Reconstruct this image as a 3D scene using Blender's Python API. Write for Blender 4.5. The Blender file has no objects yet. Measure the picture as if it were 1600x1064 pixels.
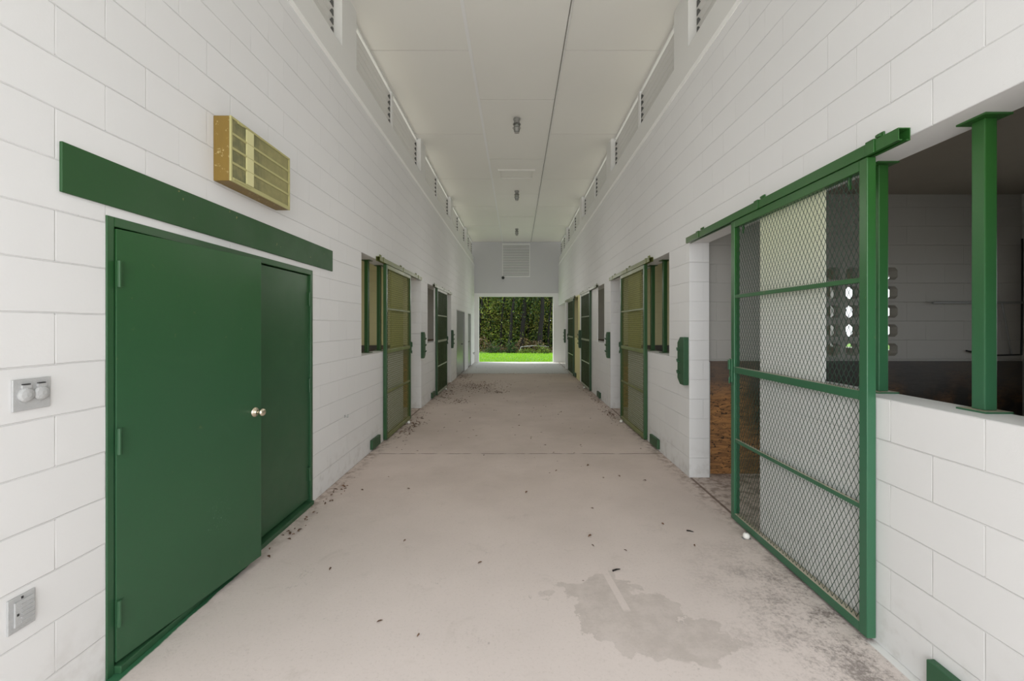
import bpy, bmesh, math, random
from mathutils import Vector, Matrix
random.seed(7)
C = bpy.context.scene.collection
PI = math.pi
XL, XR = -1.825, 1.79          # aisle faces of the two block walls
TH = 0.205                     # block thickness
ZC = 5.2                       # ceiling
YE = 18.1                      # far end wall
HDR = 2.438                    # header underside
SILL = 1.219

# ------------------------------------------------------------------ materials
class NT:
    def __init__(s, name):
        s.m = bpy.data.materials.new(name); s.m.use_nodes = True
        s.t = s.m.node_tree; s.t.nodes.clear()
        s.out = s.n('ShaderNodeOutputMaterial'); s.b = s.n('ShaderNodeBsdfPrincipled')
        s.t.links.new(s.b.outputs[0], s.out.inputs[0])
        s.geo = s.n('ShaderNodeNewGeometry'); s.tc = s.n('ShaderNodeTexCoord')
        s.pos = s.geo.outputs['Position']
    def n(s, t, **k):
        o = s.t.nodes.new(t)
        for a, v in k.items(): setattr(o, a, v)
        return o
    def l(s, a, b): s.t.links.new(a, b)
    def set(s, inp, v):
        if hasattr(v, 'is_linked') or isinstance(v, bpy.types.NodeSocket): s.l(v, inp)
        else: inp.default_value = v
    def math(s, op, a, b=0.0, c=0.0, clamp=False):
        o = s.n('ShaderNodeMath', operation=op); o.use_clamp = clamp
        s.set(o.inputs[0], a); s.set(o.inputs[1], b); s.set(o.inputs[2], c)
        return o.outputs[0]
    def noise(s, scale, detail=4, rough=.55, vec=None, dist=0.0):
        o = s.n('ShaderNodeTexNoise'); o.inputs['Scale'].default_value = scale
        o.inputs['Detail'].default_value = detail; o.inputs['Roughness'].default_value = rough
        o.inputs['Distortion'].default_value = dist
        s.l(vec if vec is not None else s.pos, o.inputs['Vector']); return o.outputs[0]
    def ramp(s, v, lo, hi, a=0.0, b=1.0):
        o = s.n('ShaderNodeMapRange'); o.interpolation_type = 'SMOOTHSTEP'
        s.set(o.inputs[0], v)
        for i, q in enumerate((lo, hi, a, b)): o.inputs[i+1].default_value = q
        return o.outputs[0]
    def mix(s, f, a, b, mode='MIX'):
        o = s.n('ShaderNodeMix', data_type='RGBA', blend_type=mode)
        s.set(o.inputs[0], f)
        s.set(o.inputs[6], a if not isinstance(a, tuple) else (*a[:3], 1))
        s.set(o.inputs[7], b if not isinstance(b, tuple) else (*b[:3], 1))
        return o.outputs[2]
    def sep(s, v=None):
        o = s.n('ShaderNodeSeparateXYZ'); s.l(v if v is not None else s.pos, o.inputs[0]); return o.outputs
    def comb(s, x, y, z):
        o = s.n('ShaderNodeCombineXYZ')
        for i, q in enumerate((x, y, z)): s.set(o.inputs[i], q)
        return o.outputs[0]
    def scaled(s, sx, sy, sz, v=None):
        o = s.n('ShaderNodeMapping'); s.l(v if v is not None else s.pos, o.inputs[0])
        o.inputs['Scale'].default_value = (sx, sy, sz); return o.outputs[0]
    def bump(s, h, strength=.3, dist=.01):
        o = s.n('ShaderNodeBump'); o.inputs['Strength'].default_value = strength
        o.inputs['Distance'].default_value = dist; s.l(h, o.inputs['Height'])
        s.l(o.outputs[0], s.b.inputs['Normal']); return o
    def col(s, c): s.set(s.b.inputs['Base Color'], (*c, 1) if isinstance(c, tuple) else c)
    def pr(s, rough=.6, metal=0.0, spec=.5):
        s.set(s.b.inputs['Roughness'], rough); s.b.inputs['Metallic'].default_value = metal
        s.b.inputs['Specular IOR Level'].default_value = spec

def block_mat(name, colr, y0, tint=None, dirt=.5, jdark=.80):
    q = NT(name)
    x, y, z = q.sep(); nx, ny, nz = q.sep(q.geo.outputs['True Normal'])
    f = q.math('GREATER_THAN', q.math('ABSOLUTE', nx), .5)
    u = q.math('ADD', q.math('MULTIPLY', f, q.math('SUBTRACT', y, y0)),
               q.math('MULTIPLY', q.math('SUBTRACT', 1.0, f), q.math('ADD', x, 20.01)))
    wob = q.math('MULTIPLY', q.math('SUBTRACT', q.noise(6, 2), .5), .006)
    vz = q.math('ADD', z, wob)
    br = q.n('ShaderNodeTexBrick'); q.l(q.comb(u, vz, 0.0), br.inputs['Vector'])
    br.inputs['Scale'].default_value = 1; br.inputs['Mortar Size'].default_value = .0035
    br.inputs['Mortar Smooth'].default_value = .6; br.inputs['Bias'].default_value = 0
    br.inputs['Brick Width'].default_value = .4064; br.inputs['Row Height'].default_value = .2032
    br.inputs['Color1'].default_value = (*colr, 1)
    br.inputs['Color2'].default_value = (*[c*.975 for c in colr], 1)
    br.inputs['Mortar'].default_value = (*[c*.99 for c in colr], 1)
    flat = q.math('LESS_THAN', q.math('ABSOLUTE', nz), .5)
    # vertical joints are filled with paint and fade in and out
    hz = q.math('ABSOLUTE', q.math('SUBTRACT', q.math('FRACT', q.math('DIVIDE', vz, .2032)), .5))
    ish = q.ramp(hz, .46, .475)
    vis = q.math('MAXIMUM', q.math('MULTIPLY', ish, q.ramp(q.noise(1.7, 3), .3, .6, .45, 1)), q.ramp(q.noise(2.9, 2), .4, .6, .08, .45))
    fac = q.math('MULTIPLY', q.math('MULTIPLY', br.outputs['Fac'], flat), vis)
    base = q.mix(q.math('MULTIPLY', q.noise(2.3, 6, .65), .22*dirt), br.outputs['Color'], tuple(c*.72 for c in colr))
    base = q.mix(q.math('MULTIPLY', fac, .45), base, tuple(c*jdark for c in colr))
    if tint:
        inside = q.math('MULTIPLY', q.ramp(q.math('ABSOLUTE', q.math('SUBTRACT', y, 13.0)), 1.15, 1.05), q.ramp(z, 2.5, 2.44))  # yellow light on the far right wall, put into its colour
        base = q.mix(inside, base, tint)
    # grime close to the floor
    low = q.math('MULTIPLY', q.ramp(z, .45, 0.0), q.ramp(q.noise(9, 5), .45, .75))
    base = q.mix(q.math('MULTIPLY', low, .35), base, (.33, .29, .24))
    speck = q.ramp(q.noise(38, 2), .80, .84)
    base = q.mix(q.math('MULTIPLY', speck, .35), base, (.30, .28, .24))
    q.col(base); q.pr(.62, 0, .3)
    h = q.math('SUBTRACT', q.math('MULTIPLY', q.noise(70, 4, .7), .10), fac)
    q.bump(h, .8, .005)
    return q.m

def simple(name, colr, rough=.6, metal=0.0, nscale=20, namt=.12, bump=0.0, spec=.5, dust=None, dark=.7):
    q = NT(name)
    base = q.mix(q.math('MULTIPLY', q.noise(nscale, 5, .6), namt*2), tuple(colr), tuple(c*dark for c in colr))
    if dust:
        nz = q.sep(q.geo.outputs['True Normal'])[2]
        f = q.math('MULTIPLY', q.ramp(nz, .5, .9), q.ramp(q.noise(30, 3), .25, .5, .55, 1.0))
        base = q.mix(f, base, dust)
    q.col(base); q.pr(rough, metal, spec)
    if bump: q.bump(q.noise(nscale*5, 4, .6), bump, .003)
    return q.m

M = {}
WHITE = (.75, .75, .748)
M['wallL'] = block_mat('white_painted_block_left', WHITE, 1.66)
M['wallR'] = block_mat('white_painted_block_right', WHITE, 2.012, (.70, .66, .34))
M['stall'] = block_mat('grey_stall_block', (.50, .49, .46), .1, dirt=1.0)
M['cream'] = block_mat('cream_stall_block', (.74, .70, .42), .1, dirt=.6)
M['ceil'] = simple('ceiling_board', (.78, .77, .725), .8, nscale=1.2, namt=.10, dark=.8)
M['trim'] = simple('white_trim', (.80, .80, .79), .6, nscale=4, namt=.05)
M['band'] = simple('band_paint', (.74, .74, .72), .7, nscale=2, namt=.08)
M['ledge'] = simple('ledge_lit_white', (.95, .95, .94), .6, nscale=4, namt=.02)  # extra white stands in for louver light on the chamfer
M['gable'] = simple('grey_gable_board', (.56, .56, .57), .75, nscale=2, namt=.08)
M['gap'] = simple('dark_joint', (.22, .21, .19), .9)
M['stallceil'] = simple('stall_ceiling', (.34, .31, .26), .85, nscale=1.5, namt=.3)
q = NT('panel_light_tint'); x, y, z = q.sep()
q.col(q.mix(q.ramp(z, 1.35, 2.35), (.80, .80, .79), (.76, .78, .58)))  # yellow-green reflected light painted in, towards the top and down the aisle
q.col(q.mix(q.ramp(y, 4.0, 6.0), q.b.inputs['Base Color'].links[0].from_socket, (.55, .53, .20))); q.pr(.6); M['tintpanel'] = q.m
M['roof'] = simple('roof_sheet', (.35, .35, .36), .6)

def green(name, c, rough, rust=.5, scuff=None, top=None, dust=True, olive=None):
    q = NT(name)
    x, y, z = q.sep()
    base = q.mix(q.math('MULTIPLY', q.noise(1.6, 4, .5), .5), c, tuple(a*.72 for a in c))
    if top: base = q.mix(q.ramp(z, .9, 2.4), base, q.mix(q.math('MULTIPLY', q.noise(1.6, 4, .5), .4), top, tuple(a*.72 for a in top)))  # height ramp paints in warm reflections above, cooler sky reflections below
    r = q.math('MULTIPLY', q.ramp(q.noise(19, 4, .6), .69, .74), rust)
    base = q.mix(r, base, (.25, .22, .08))
    nz = q.sep(q.geo.outputs['True Normal'])[2]
    f = q.math('MULTIPLY', q.ramp(nz, .6, .9), q.ramp(q.noise(20, 3), .2, .5, .6, 1.0))
    if dust: base = q.mix(f, base, (.42, .38, .29))
    if olive: base = q.mix(q.ramp(y, 3.6, 5.4, 0, olive[1]), base, q.mix(q.ramp(y, 7.5, 9.5), olive[0], olive[2]))  # distance tint paints in how the far frames reflect aisle light
    if scuff:
        dx = q.ramp(q.math('ABSOLUTE', q.math('SUBTRACT', y, scuff[0])), .10, .03)
        dz = q.ramp(q.math('ABSOLUTE', q.math('SUBTRACT', z, scuff[1])), .14, .04)
        s = q.math('MULTIPLY', q.math('MULTIPLY', dx, dz), q.ramp(q.noise(1.0, 4, .75, q.scaled(150, 150, 60)), .60, .68))
        base = q.mix(q.math('MULTIPLY', s, .5), base, (.35, .45, .36))
    q.col(base); q.pr(q.ramp(q.noise(3, 3), .3, .7, rough-.06, rough+.06), 0, .5)
    q.bump(q.noise(90, 3, .5), .12, .002)
    return q.m
M['door'] = green('dark_green_door_paint', (.028, .095, .042), .38, .15, (2.45, .47), top=(.017, .080, .018), dust=False)
M['board'] = green('green_board_paint', (.016, .075, .018), .5, 1.0)
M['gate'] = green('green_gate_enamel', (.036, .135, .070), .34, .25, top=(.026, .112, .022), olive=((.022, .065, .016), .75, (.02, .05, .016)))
M['gaterail'] = green('green_rail_enamel', (.036, .135, .070), .34, .25, top=(.026, .112, .022), olive=((.20, .20, .055), .75, (.42, .42, .33)))  # far rails turn olive in place of a reflected sheen
M['gatemesh'] = green('green_mesh_enamel', (.018, .055, .032), .6, .1, dust=False, olive=((.13, .14, .032), .9, (.035, .055, .012)))
M['wood_green'] = green('green_painted_wood', (.028, .10, .045), .5, .6, dust=False, olive=((.02, .055, .015), .5, (.02, .04, .015)))
M['galv'] = simple('galvanised_steel', (.40, .41, .41), .45, .7, 30, .3, .1)
M['greyplate'] = simple('weathered_grey_metal', (.47, .475, .475), .65, 0, 40, .35, .5)
M['darkhole'] = simple('dark_slot', (.03, .03, .03), .8)
M['satin'] = simple('satin_nickel', (.78, .70, .56), .22, 1.0, 10, .05)
M['steeldoor'] = simple('grey_steel_door', (.40, .41, .41), .35, .5, 5, .2)
M['louver'] = simple('grey_louver_metal', (.62, .61, .58), .6, 0, 12, .1)
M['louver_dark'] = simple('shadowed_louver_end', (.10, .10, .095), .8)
M['vent_line'] = simple('vent_shadow', (.30, .30, .30), .8)
M['plastic'] = simple('white_plastic', (.85, .84, .80), .5, 0, 50, .1)
M['fixture'] = simple('grey_cast_fixture', (.30, .30, .28), .5, .3, 20, .2)
M['cage'] = simple('dark_cage_wire', (.11, .105, .095), .5, .5)
M['conduit'] = simple('painted_conduit', (.72, .715, .69), .6, 0, 8, .15)
M['black'] = simple('black_plastic', (.02, .02, .02), .5)

q = NT('jar_glass'); q.col((.62, .63, .60)); q.pr(.12); q.b.inputs['Transmission Weight'].default_value = .55
q.b.inputs['IOR'].default_value = 1.45; M['glass'] = q.m

# air conditioner
q = NT('aged_tan_case'); x, y, z = q.sep()
b = q.mix(q.noise(3.0, 5, .6, q.scaled(4, 4, 1)), (.25, .155, .022), (.16, .10, .02))
b = q.mix(q.ramp(q.noise(30, 4, .7), .58, .68), b, (.42, .34, .15)); q.col(b); q.pr(.5); M['case'] = q.m
M['bezel'] = simple('yellowed_plastic', (.46, .43, .19), .5, 0, 40, .25)
M['bar'] = simple('pale_yellow_plastic', (.66, .63, .33), .5, 0, 10, .06)
q = NT('dusty_filter_mesh'); x, y, z = q.sep()
s1 = q.math('ABSOLUTE', q.math('SUBTRACT', q.math('FRACT', q.math('MULTIPLY', y, 110.0)), .5))
b = q.mix(q.ramp(s1, .15, .4), (.10, .105, .05), (.24, .23, .11))
b = q.mix(q.math('MULTIPLY', q.ramp(q.noise(14, 5), .4, .7), .6), b, (.32, .29, .13))
b = q.mix(q.ramp(y, 2.70, 2.95, 0, .5), b, (.36, .33, .14)); q.col(b); q.pr(.8); M['filter'] = q.m

# plywood lining, stained dark
q = NT('stained_plywood'); x, y, z = q.sep()
vec = q.scaled(1.2, 1, 7)
g = q.noise(3.2, 8, .62, vec, 1.4)
b = q.mix(q.ramp(g, .38, .62), (.50, .25, .09), (.26, .13, .055))
b = q.mix(q.ramp(q.noise(14, 3, .6, q.scaled(1, 1, 2.4), 2.2), .58, .63), b, (.025, .018, .015))
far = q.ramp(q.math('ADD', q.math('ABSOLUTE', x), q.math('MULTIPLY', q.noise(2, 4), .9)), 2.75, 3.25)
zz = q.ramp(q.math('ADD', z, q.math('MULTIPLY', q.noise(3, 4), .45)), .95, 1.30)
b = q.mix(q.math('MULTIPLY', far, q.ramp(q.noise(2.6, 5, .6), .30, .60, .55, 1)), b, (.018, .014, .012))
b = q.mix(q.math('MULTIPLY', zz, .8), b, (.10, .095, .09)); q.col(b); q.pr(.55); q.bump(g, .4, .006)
M['ply'] = q.m

# concrete floor
q = NT('concrete_aisle_floor'); x, y, z = q.sep()
base = q.mix(q.ramp(q.noise(.9, 6, .6), .3, .7), (.62, .530, .480), (.53, .450, .402))
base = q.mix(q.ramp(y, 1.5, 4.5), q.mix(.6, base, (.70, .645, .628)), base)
base = q.mix(q.math('MULTIPLY', q.ramp(q.noise(60, 6, .75), .52, .72), .35), base, (.34, .30, .26))
base = q.mix(q.math('MULTIPLY', q.ramp(q.noise(4.5, 8, .7, None, .6), .55, .78), .30), base, (.33, .29, .25))
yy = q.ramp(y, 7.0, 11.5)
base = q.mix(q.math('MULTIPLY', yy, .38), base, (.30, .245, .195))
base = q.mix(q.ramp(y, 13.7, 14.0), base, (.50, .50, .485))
# damp looking patch, right of the middle
px = q.math('ADD', q.math('SUBTRACT', x, .66), q.math('MULTIPLY', q.math('SUBTRACT', q.noise(3.2, 6, .62), .5), .95))
py = q.math('ADD', q.math('SUBTRACT', y, 2.28), q.math('MULTIPLY', q.math('SUBTRACT', q.noise(3.1, 3, .5, q.scaled(1, 1, 1, q.comb(y, x, 3.0))), .5), .7))
skew = q.math('ADD', py, q.math('MULTIPLY', px, .45))
d = q.math('SQRT', q.math('ADD', q.math('POWER', q.math('DIVIDE', px, .40), 2.0), q.math('POWER', q.math('DIVIDE', skew, .30), 2.0)))
patch = q.ramp(d, 1.03, .97)
notch = q.ramp(q.math('ABSOLUTE', q.math('SUBTRACT', q.math('SUBTRACT', x, .60), q.math('MULTIPLY', q.math('SUBTRACT', y, 2.4), -.12))), .018, .024)
notch = q.math('MAXIMUM', notch, q.ramp(y, 2.34, 2.30))
base = q.mix(q.math('MULTIPLY', q.math('MULTIPLY', patch, notch), q.ramp(q.noise(7, 6, .7), .35, .65, .22, .48)), base, (.335, .295, .262))
# black mildew by the near right gate
ex = q.ramp(x, .85, 1.75); ey = q.ramp(q.math('ABSOLUTE', q.math('SUBTRACT', y, 2.1)), 1.3, .2)
mold = q.math('MULTIPLY', q.math('MULTIPLY', ex, ey), q.ramp(q.math('ADD', q.math('MULTIPLY', q.noise(42, 8, .8), .55), q.math('MULTIPLY', q.noise(3.6, 5, .6), .45)), .46, .60))
base = q.mix(q.math('MULTIPLY', mold, .8), base, (.115, .095, .085))
mold2 = q.math('MULTIPLY', q.ramp(q.noise(3.2, 5, .7), .60, .70), q.ramp(q.noise(45, 6, .8), .52, .62))
base = q.mix(q.math('MULTIPLY', q.math('MULTIPLY', mold2, q.ramp(y, 3.6, 2.6)), .6), base, (.14, .12, .11))
# control joints with debris, and dirt along the walls
for yj, w in ((5.17, .010), (13.85, .03)):
    wobj = q.math('MULTIPLY', q.math('SUBTRACT', q.noise(5, 4), .5), .03)
    j = q.ramp(q.math('ABSOLUTE', q.math('ADD', q.math('SUBTRACT', y, yj), wobj)), w*1.6, w*.5)
    base = q.mix(q.math('MULTIPLY', j, q.ramp(q.noise(7, 4), .36, .54, .15, .85)), base, (.13, .105, .09))
for X, sgn in ((XL, -1), (XR, 1)):
    dist = q.math('MULTIPLY', q.math('SUBTRACT', X, x), float(sgn))
    e = q.math('MULTIPLY', q.ramp(dist, .22, .0), q.ramp(q.noise(12, 5, .7), .42, .62))
    e = q.math('MULTIPLY', e, q.ramp(y, 2.0, 4.5, .25, 1))
    base = q.mix(q.math('MULTIPLY', e, .7), base, (.17, .12, .09))
    gp = q.ramp(q.math('ABSOLUTE', q.math('SUBTRACT', x, X + sgn*.015)), .016, .009)
    base = q.mix(q.math('MULTIPLY', gp, .8), base, (.12, .075, .055))
wp = q.math('MULTIPLY', q.ramp(x, 1.742, 1.752), q.ramp(y, 2.12, 2.06))
base = q.mix(wp, base, (.72, .72, .71))
gpn = q.math('MULTIPLY', q.ramp(q.math('ADD', x, q.math('MULTIPLY', q.noise(9, 3), .03)), -1.745, -1.755), q.math('MULTIPLY', q.ramp(y, 2.85, 2.75), q.ramp(y, 1.84, 1.86)))
base = q.mix(gpn, base, (.03, .13, .06))
q.col(base); q.pr(.75, 0, .3)
q.bump(q.noise(55, 6, .7), .25, .003)
M['floor'] = q.m

q = NT('lawn_soil'); b = q.mix(q.noise(3, 5), (.10, .22, .012), (.05, .12, .010)); q.col(b); q.pr(.9); M['lawn'] = q.m
M['yard'] = simple('grey_unseen_ground', (.42, .41, .38), .9, 0, 6, .2)  # unseen ground, made neutral grey to cut green bounce light
def leafmat(name, a, b2, trans=.35):
    q = NT(name); r = q.geo.outputs['Random Per Island']
    q.col(q.mix(r, a, b2)); q.pr(.6)
    q.b.inputs['Transmission Weight'].default_value = 0
    td = q.n('ShaderNodeBsdfTranslucent'); q.l(q.mix(r, tuple(c*1.6 for c in a), tuple(c*1.6 for c in b2)), td.inputs[0])
    ms = q.n('ShaderNodeMixShader'); ms.inputs[0].default_value = trans
    q.l(q.b.outputs[0], ms.inputs[1]); q.l(td.outputs[0], ms.inputs[2]); q.l(ms.outputs[0], q.out.inputs[0])
    return q.m
M['grass'] = leafmat('bright_grass', (.17, .42, .008), (.34, .56, .02), .25)
M['leafA'] = leafmat('mid_green_leaves', (.022, .06, .008), (.20, .26, .03))
M['leafB'] = leafmat('dark_green_leaves', (.008, .028, .007), (.05, .10, .018))
M['leafC'] = leafmat('olive_leaves', (.09, .10, .015), (.26, .25, .05))
M['leafdark'] = leafmat('deep_shade_leaves', (.002, .006, .002), (.014, .028, .006), .1)
M['brownleaf'] = leafmat('brown_dry_leaves', (.035, .028, .012), (.14, .085, .03), .1)
M['bark'] = simple('dark_bark', (.007, .005, .004), .9, 0, 18, .4, .6)
M['litter'] = leafmat('fallen_leaves', (.075, .038, .020), (.19, .10, .055), .0)

# ------------------------------------------------------------------ helpers
def box(bm, x0, x1, y0, y1, z0, z1):
    v = [bm.verts.new((x, y, z)) for x in (x0, x1) for y in (y0, y1) for z in (z0, z1)]
    for f in ((0,1,3,2), (4,6,7,5), (0,4,5,1), (2,3,7,6), (0,2,6,4), (1,5,7,3)):
        bm.faces.new([v[i] for i in f])
def BM(*boxes):
    bm = bmesh.new()
    for b in boxes: box(bm, *b)
    return bm
def cyl(bm, p0, p1, r, seg=12, r1=None):
    p0, p1 = Vector(p0), Vector(p1); d = p1-p0
    rot = d.to_track_quat('Z', 'Y').to_matrix().to_4x4()
    m = Matrix.Translation((p0+p1)/2) @ rot
    bmesh.ops.create_cone(bm, cap_ends=True, segments=seg, radius1=r, radius2=r if r1 is None else r1, depth=d.length, matrix=m)
def lathe(bm, prof, axis_m, seg=20):
    rings = []
    for r, h in prof:
        rings.append([bm.verts.new(axis_m @ Vector((r*math.cos(2*PI*i/seg), r*math.sin(2*PI*i/seg), h))) for i in range(seg)])
    for a, b in zip(rings, rings[1:]):
        for i in range(seg): bm.faces.new((a[i], a[(i+1) % seg], b[(i+1) % seg], b[i]))
    bm.faces.new(rings[0][::-1]); bm.faces.new(rings[-1])
def prism(bm, pts, axis, a0, a1):
    """extrude polygon; axis 'x': pts are (y,z); 'y': (x,z); 'z': (x,y)"""
    def P(p, a): return {'x': (a, p[0], p[1]), 'y': (p[0], a, p[1]), 'z': (p[0], p[1], a)}[axis]
    A = [bm.verts.new(P(p, a0)) for p in pts]; B = [bm.verts.new(P(p, a1)) for p in pts]
    bm.faces.new(A); bm.faces.new(B[::-1])
    for i in range(len(pts)):
        j = (i+1) % len(pts); bm.faces.new((A[j], A[i], B[i], B[j]))
def obj(name, bm, mat, parent=None, bevel=0.0, loc=None, smooth=False, fix=True):
    if fix: bmesh.ops.recalc_face_normals(bm, faces=bm.faces)
    me = bpy.data.meshes.new(name); bm.to_mesh(me); bm.free()
    for mm in (mat if isinstance(mat, (list, tuple)) else [mat]): me.materials.append(M[mm])
    if smooth:
        for p in me.polygons: p.use_smooth = True
    o = bpy.data.objects.new(name, me); C.objects.link(o)
    if parent: o.parent = parent
    if loc: o.location = loc
    if bevel:
        b = o.modifiers.new('bevel', 'BEVEL'); b.width = bevel; b.segments = 2; b.limit_method = 'ANGLE'
    return o
def tag(o, label, cat, group=None, kind=None):
    o['label'] = label; o['category'] = cat
    if group: o['group'] = group
    if kind: o['kind'] = kind
    return o
def thing(name, label, cat, loc, group=None, sx=1):
    o = bpy.data.objects.new(name, None); C.objects.link(o); o.empty_display_size = .1
    o.location = loc; o.scale = (sx, 1, 1); return tag(o, label, cat, group)
def struct(name, bm, mat, label=None, cat=None, fix=True):
    o = obj(name, bm, mat, fix=fix); o['kind'] = 'structure'
    if label: o['label'] = label
    if cat: o['category'] = cat
    return o
def copy_tree(o, parent=None):
    c = o.copy(); C.objects.link(c)
    if parent: c.parent = parent
    for ch in list(o.children): copy_tree(ch, c)
    return c
def place(proto, used, loc, sx, label):
    r = copy_tree(proto) if used else proto
    r.location = loc; r.scale = (sx, 1, 1); r['label'] = label
    return r
def grid_wall(bm, us, vs, holes, a0, a1, plane='x'):
    """wall slab between a0 and a1 with rectangular holes (u0,u1,v0,v1); clean outer faces only"""
    us = sorted(set(us + [h[0] for h in holes] + [h[1] for h in holes]))
    vs = sorted(set(vs + [h[2] for h in holes] + [h[3] for h in holes]))
    def solid(i, j):
        if i < 0 or j < 0 or i >= len(us)-1 or j >= len(vs)-1: return False
        u, v = (us[i]+us[i+1])/2, (vs[j]+vs[j+1])/2
        return not any(h[0] < u < h[1] and h[2] < v < h[3] for h in holes)
    def P(a, u, v): return (a, u, v) if plane == 'x' else (u, a, v)
    def F(*p): bm.faces.new([bm.verts.new(P(*t)) for t in p])
    for i in range(len(us)-1):
        for j in range(len(vs)-1):
            if not solid(i, j): continue
            u0, u1, v0, v1 = us[i], us[i+1], vs[j], vs[j+1]
            F((a0,u0,v0),(a0,u1,v0),(a0,u1,v1),(a0,u0,v1)); F((a1,u0,v0),(a1,u0,v1),(a1,u1,v1),(a1,u1,v0))
            if not solid(i-1, j): F((a0,u0,v0),(a0,u0,v1),(a1,u0,v1),(a1,u0,v0))
            if not solid(i+1, j): F((a0,u1,v0),(a1,u1,v0),(a1,u1,v1),(a0,u1,v1))
            if not solid(i, j-1): F((a0,u0,v0),(a1,u0,v0),(a1,u1,v0),(a0,u1,v0))
            if not solid(i, j+1): F((a0,u0,v1),(a0,u1,v1),(a1,u1,v1),(a1,u0,v1))
    bmesh.ops.remove_doubles(bm, verts=bm.verts, dist=1e-5)

MOD = 3.66
def base(k): return 1.27 + MOD*k
YN = -1.6
# ------------------------------------------------------------------ building shell
def stall_holes(k):
    s = base(k); return [(s, s+1.82, SILL, HDR), (s+1.82, s+3.086, 0, HDR)]
hr = sum([stall_holes(k) for k in (0, 1, 2)], [])
hr += [(12.25, 14.07, SILL, HDR), (14.07, 15.32, 0, HDR), (15.52, YE, 0, HDR)]
bays = [(1.20, 4.46), (4.86, 8.12), (8.52, 11.78), (12.18, 15.44), (15.84, 18.10)]
ZB = 4.54
def side_wall(name, X, sgn, holes, mat, ys=None):
    bm = bmesh.new()
    grid_wall(bm, [YN, YE], [0, 4.16], holes, X, X+sgn*TH)
    o = struct(name, bm, mat)
    # upper course with sloped lower edge, then block piers up to the ceiling
    bm = bmesh.new()
    prism(bm, [(X+sgn*.03, 4.2701), (X+sgn*.03, ZB), (X+sgn*TH, ZB), (X+sgn*TH, 4.2701)], 'y', YN, YE)
    prev = YN
    for a, b in bays + [(YE, YE)]:
        if a > prev: box(bm, min(X+sgn*.03, X+sgn*TH), max(X+sgn*.03, X+sgn*TH), prev, a, ZB, ZC)
        prev = b
    box(bm, min(X+sgn*.03, X+sgn*TH), max(X+sgn*.03, X+sgn*TH), 1.2, 2.8, ZB, ZC)
    o2 = struct('trim_'+('1' if sgn < 0 else '2'), bm, 'band')
    bm = bmesh.new(); prism(bm, [(X-sgn*.006, 4.1601), (X+sgn*.03, 4.27), (X+sgn*TH, 4.27), (X+sgn*TH, 4.1601)], 'y', YN, YE)
    struct('trim_'+('5' if sgn < 0 else '6'), bm, 'ledge')
side_wall('wall_right', XR, 1, hr, 'wallR')
hl = [(1.863, 3.746, 0, 2.068)] + stall_holes(1) + stall_holes(2) + [(12.72, 14.67, 0, 2.07), (15.70, 16.67, 0, 2.05)]
side_wall('wall_left', XL, -1, hl, 'wallL')

# end wall with the tall opening
bm = bmesh.new()
grid_wall(bm, [-5.6, 5.6], [0, 2.98], [(-1.64, 1.57, 0, 2.83)], YE, YE+.2, 'y')
struct('wall_far', bm, 'trim')
bm = BM((-2.05, 2.0, YE+.04, YE+.2, 2.98, ZC+.1))
struct('wall_gable', bm, 'gable')
bm = BM((-.635, -.60, YE+.028, YE+.04, 2.98, ZC), (.555, .59, YE+.028, YE+.04, 2.98, ZC))
struct('trim_3', bm, 'gable')
# stall partitions
def partition(name, side, y, breeze, mat='stall'):
    bm = bmesh.new()
    xo, xi = (5.4, XR+TH) if side > 0 else (-5.4, XL-TH)
    a, b = min(xo, xi), max(xo, xi)
    y1 = y+(.10 if breeze else .15); cell = .2032
    cells = []
    if breeze:
        x0 = 3.39-cell/2; z0 = SILL
        if side < 0: x0 = -4.01-cell/2
        grid_wall(bm, [a, b], [0, 2.98], [(x0, x0+4*cell, z0, z0+5*cell)], y, y1, 'y')
        for i in range(4):
            for j in range(5):
                cx, cz = x0+(i+.5)*cell, z0+(j+.5)*cell
                h = cell/2; w, t, c = .073, .066, .03
                O = [(-w, -t+c), (-w+c, -t), (w-c, -t), (w, -t+c), (w, t-c), (w-c, t), (-w+c, t), (-w, t-c)]
                S = [(-h, -h), (-h, -h), (h, -h), (h, -h), (h, h), (h, h), (-h, h), (-h, h)]
                S = [(-h, -t+c), (-w+c, -h), (w-c, -h), (h, -t+c), (h, t-c), (w-c, h), (-w+c, h), (-h, t-c)]
                for yy in (y, y1):
                    ov = [bm.verts.new((cx+p[0], yy, cz+p[1])) for p in O]
                    sv = [bm.verts.new((cx+p[0], yy, cz+p[1])) for p in S]
                    for n in range(8):
                        m = (n+1) % 8; bm.faces.new((ov[n], ov[m], sv[m], sv[n]))
                    for n, cc in ((0, (-h, -h)), (2, (h, -h)), (4, (h, h)), (6, (-h, h))):
                        cv = bm.verts.new((cx+cc[0], yy, cz+cc[1])); bm.faces.new((sv[n], sv[n+1], cv))
                    if yy == y: f0 = ov
                for n in range(8):
                    m = (n+1) % 8; bm.faces.new((f0[n], f0[m], ov[m], ov[n]))
    else: grid_wall(bm, [a, b], [0, 2.98], [], y, y1, 'y')
    return struct(name, bm, mat)
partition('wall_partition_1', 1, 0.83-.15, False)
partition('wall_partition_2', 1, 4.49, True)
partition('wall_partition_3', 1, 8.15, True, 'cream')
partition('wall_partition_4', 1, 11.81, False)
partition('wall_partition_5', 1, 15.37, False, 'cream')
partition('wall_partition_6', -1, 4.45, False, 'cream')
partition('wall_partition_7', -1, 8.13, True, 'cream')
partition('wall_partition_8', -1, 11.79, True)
partition('wall_partition_9', -1, 0.9, False)
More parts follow.
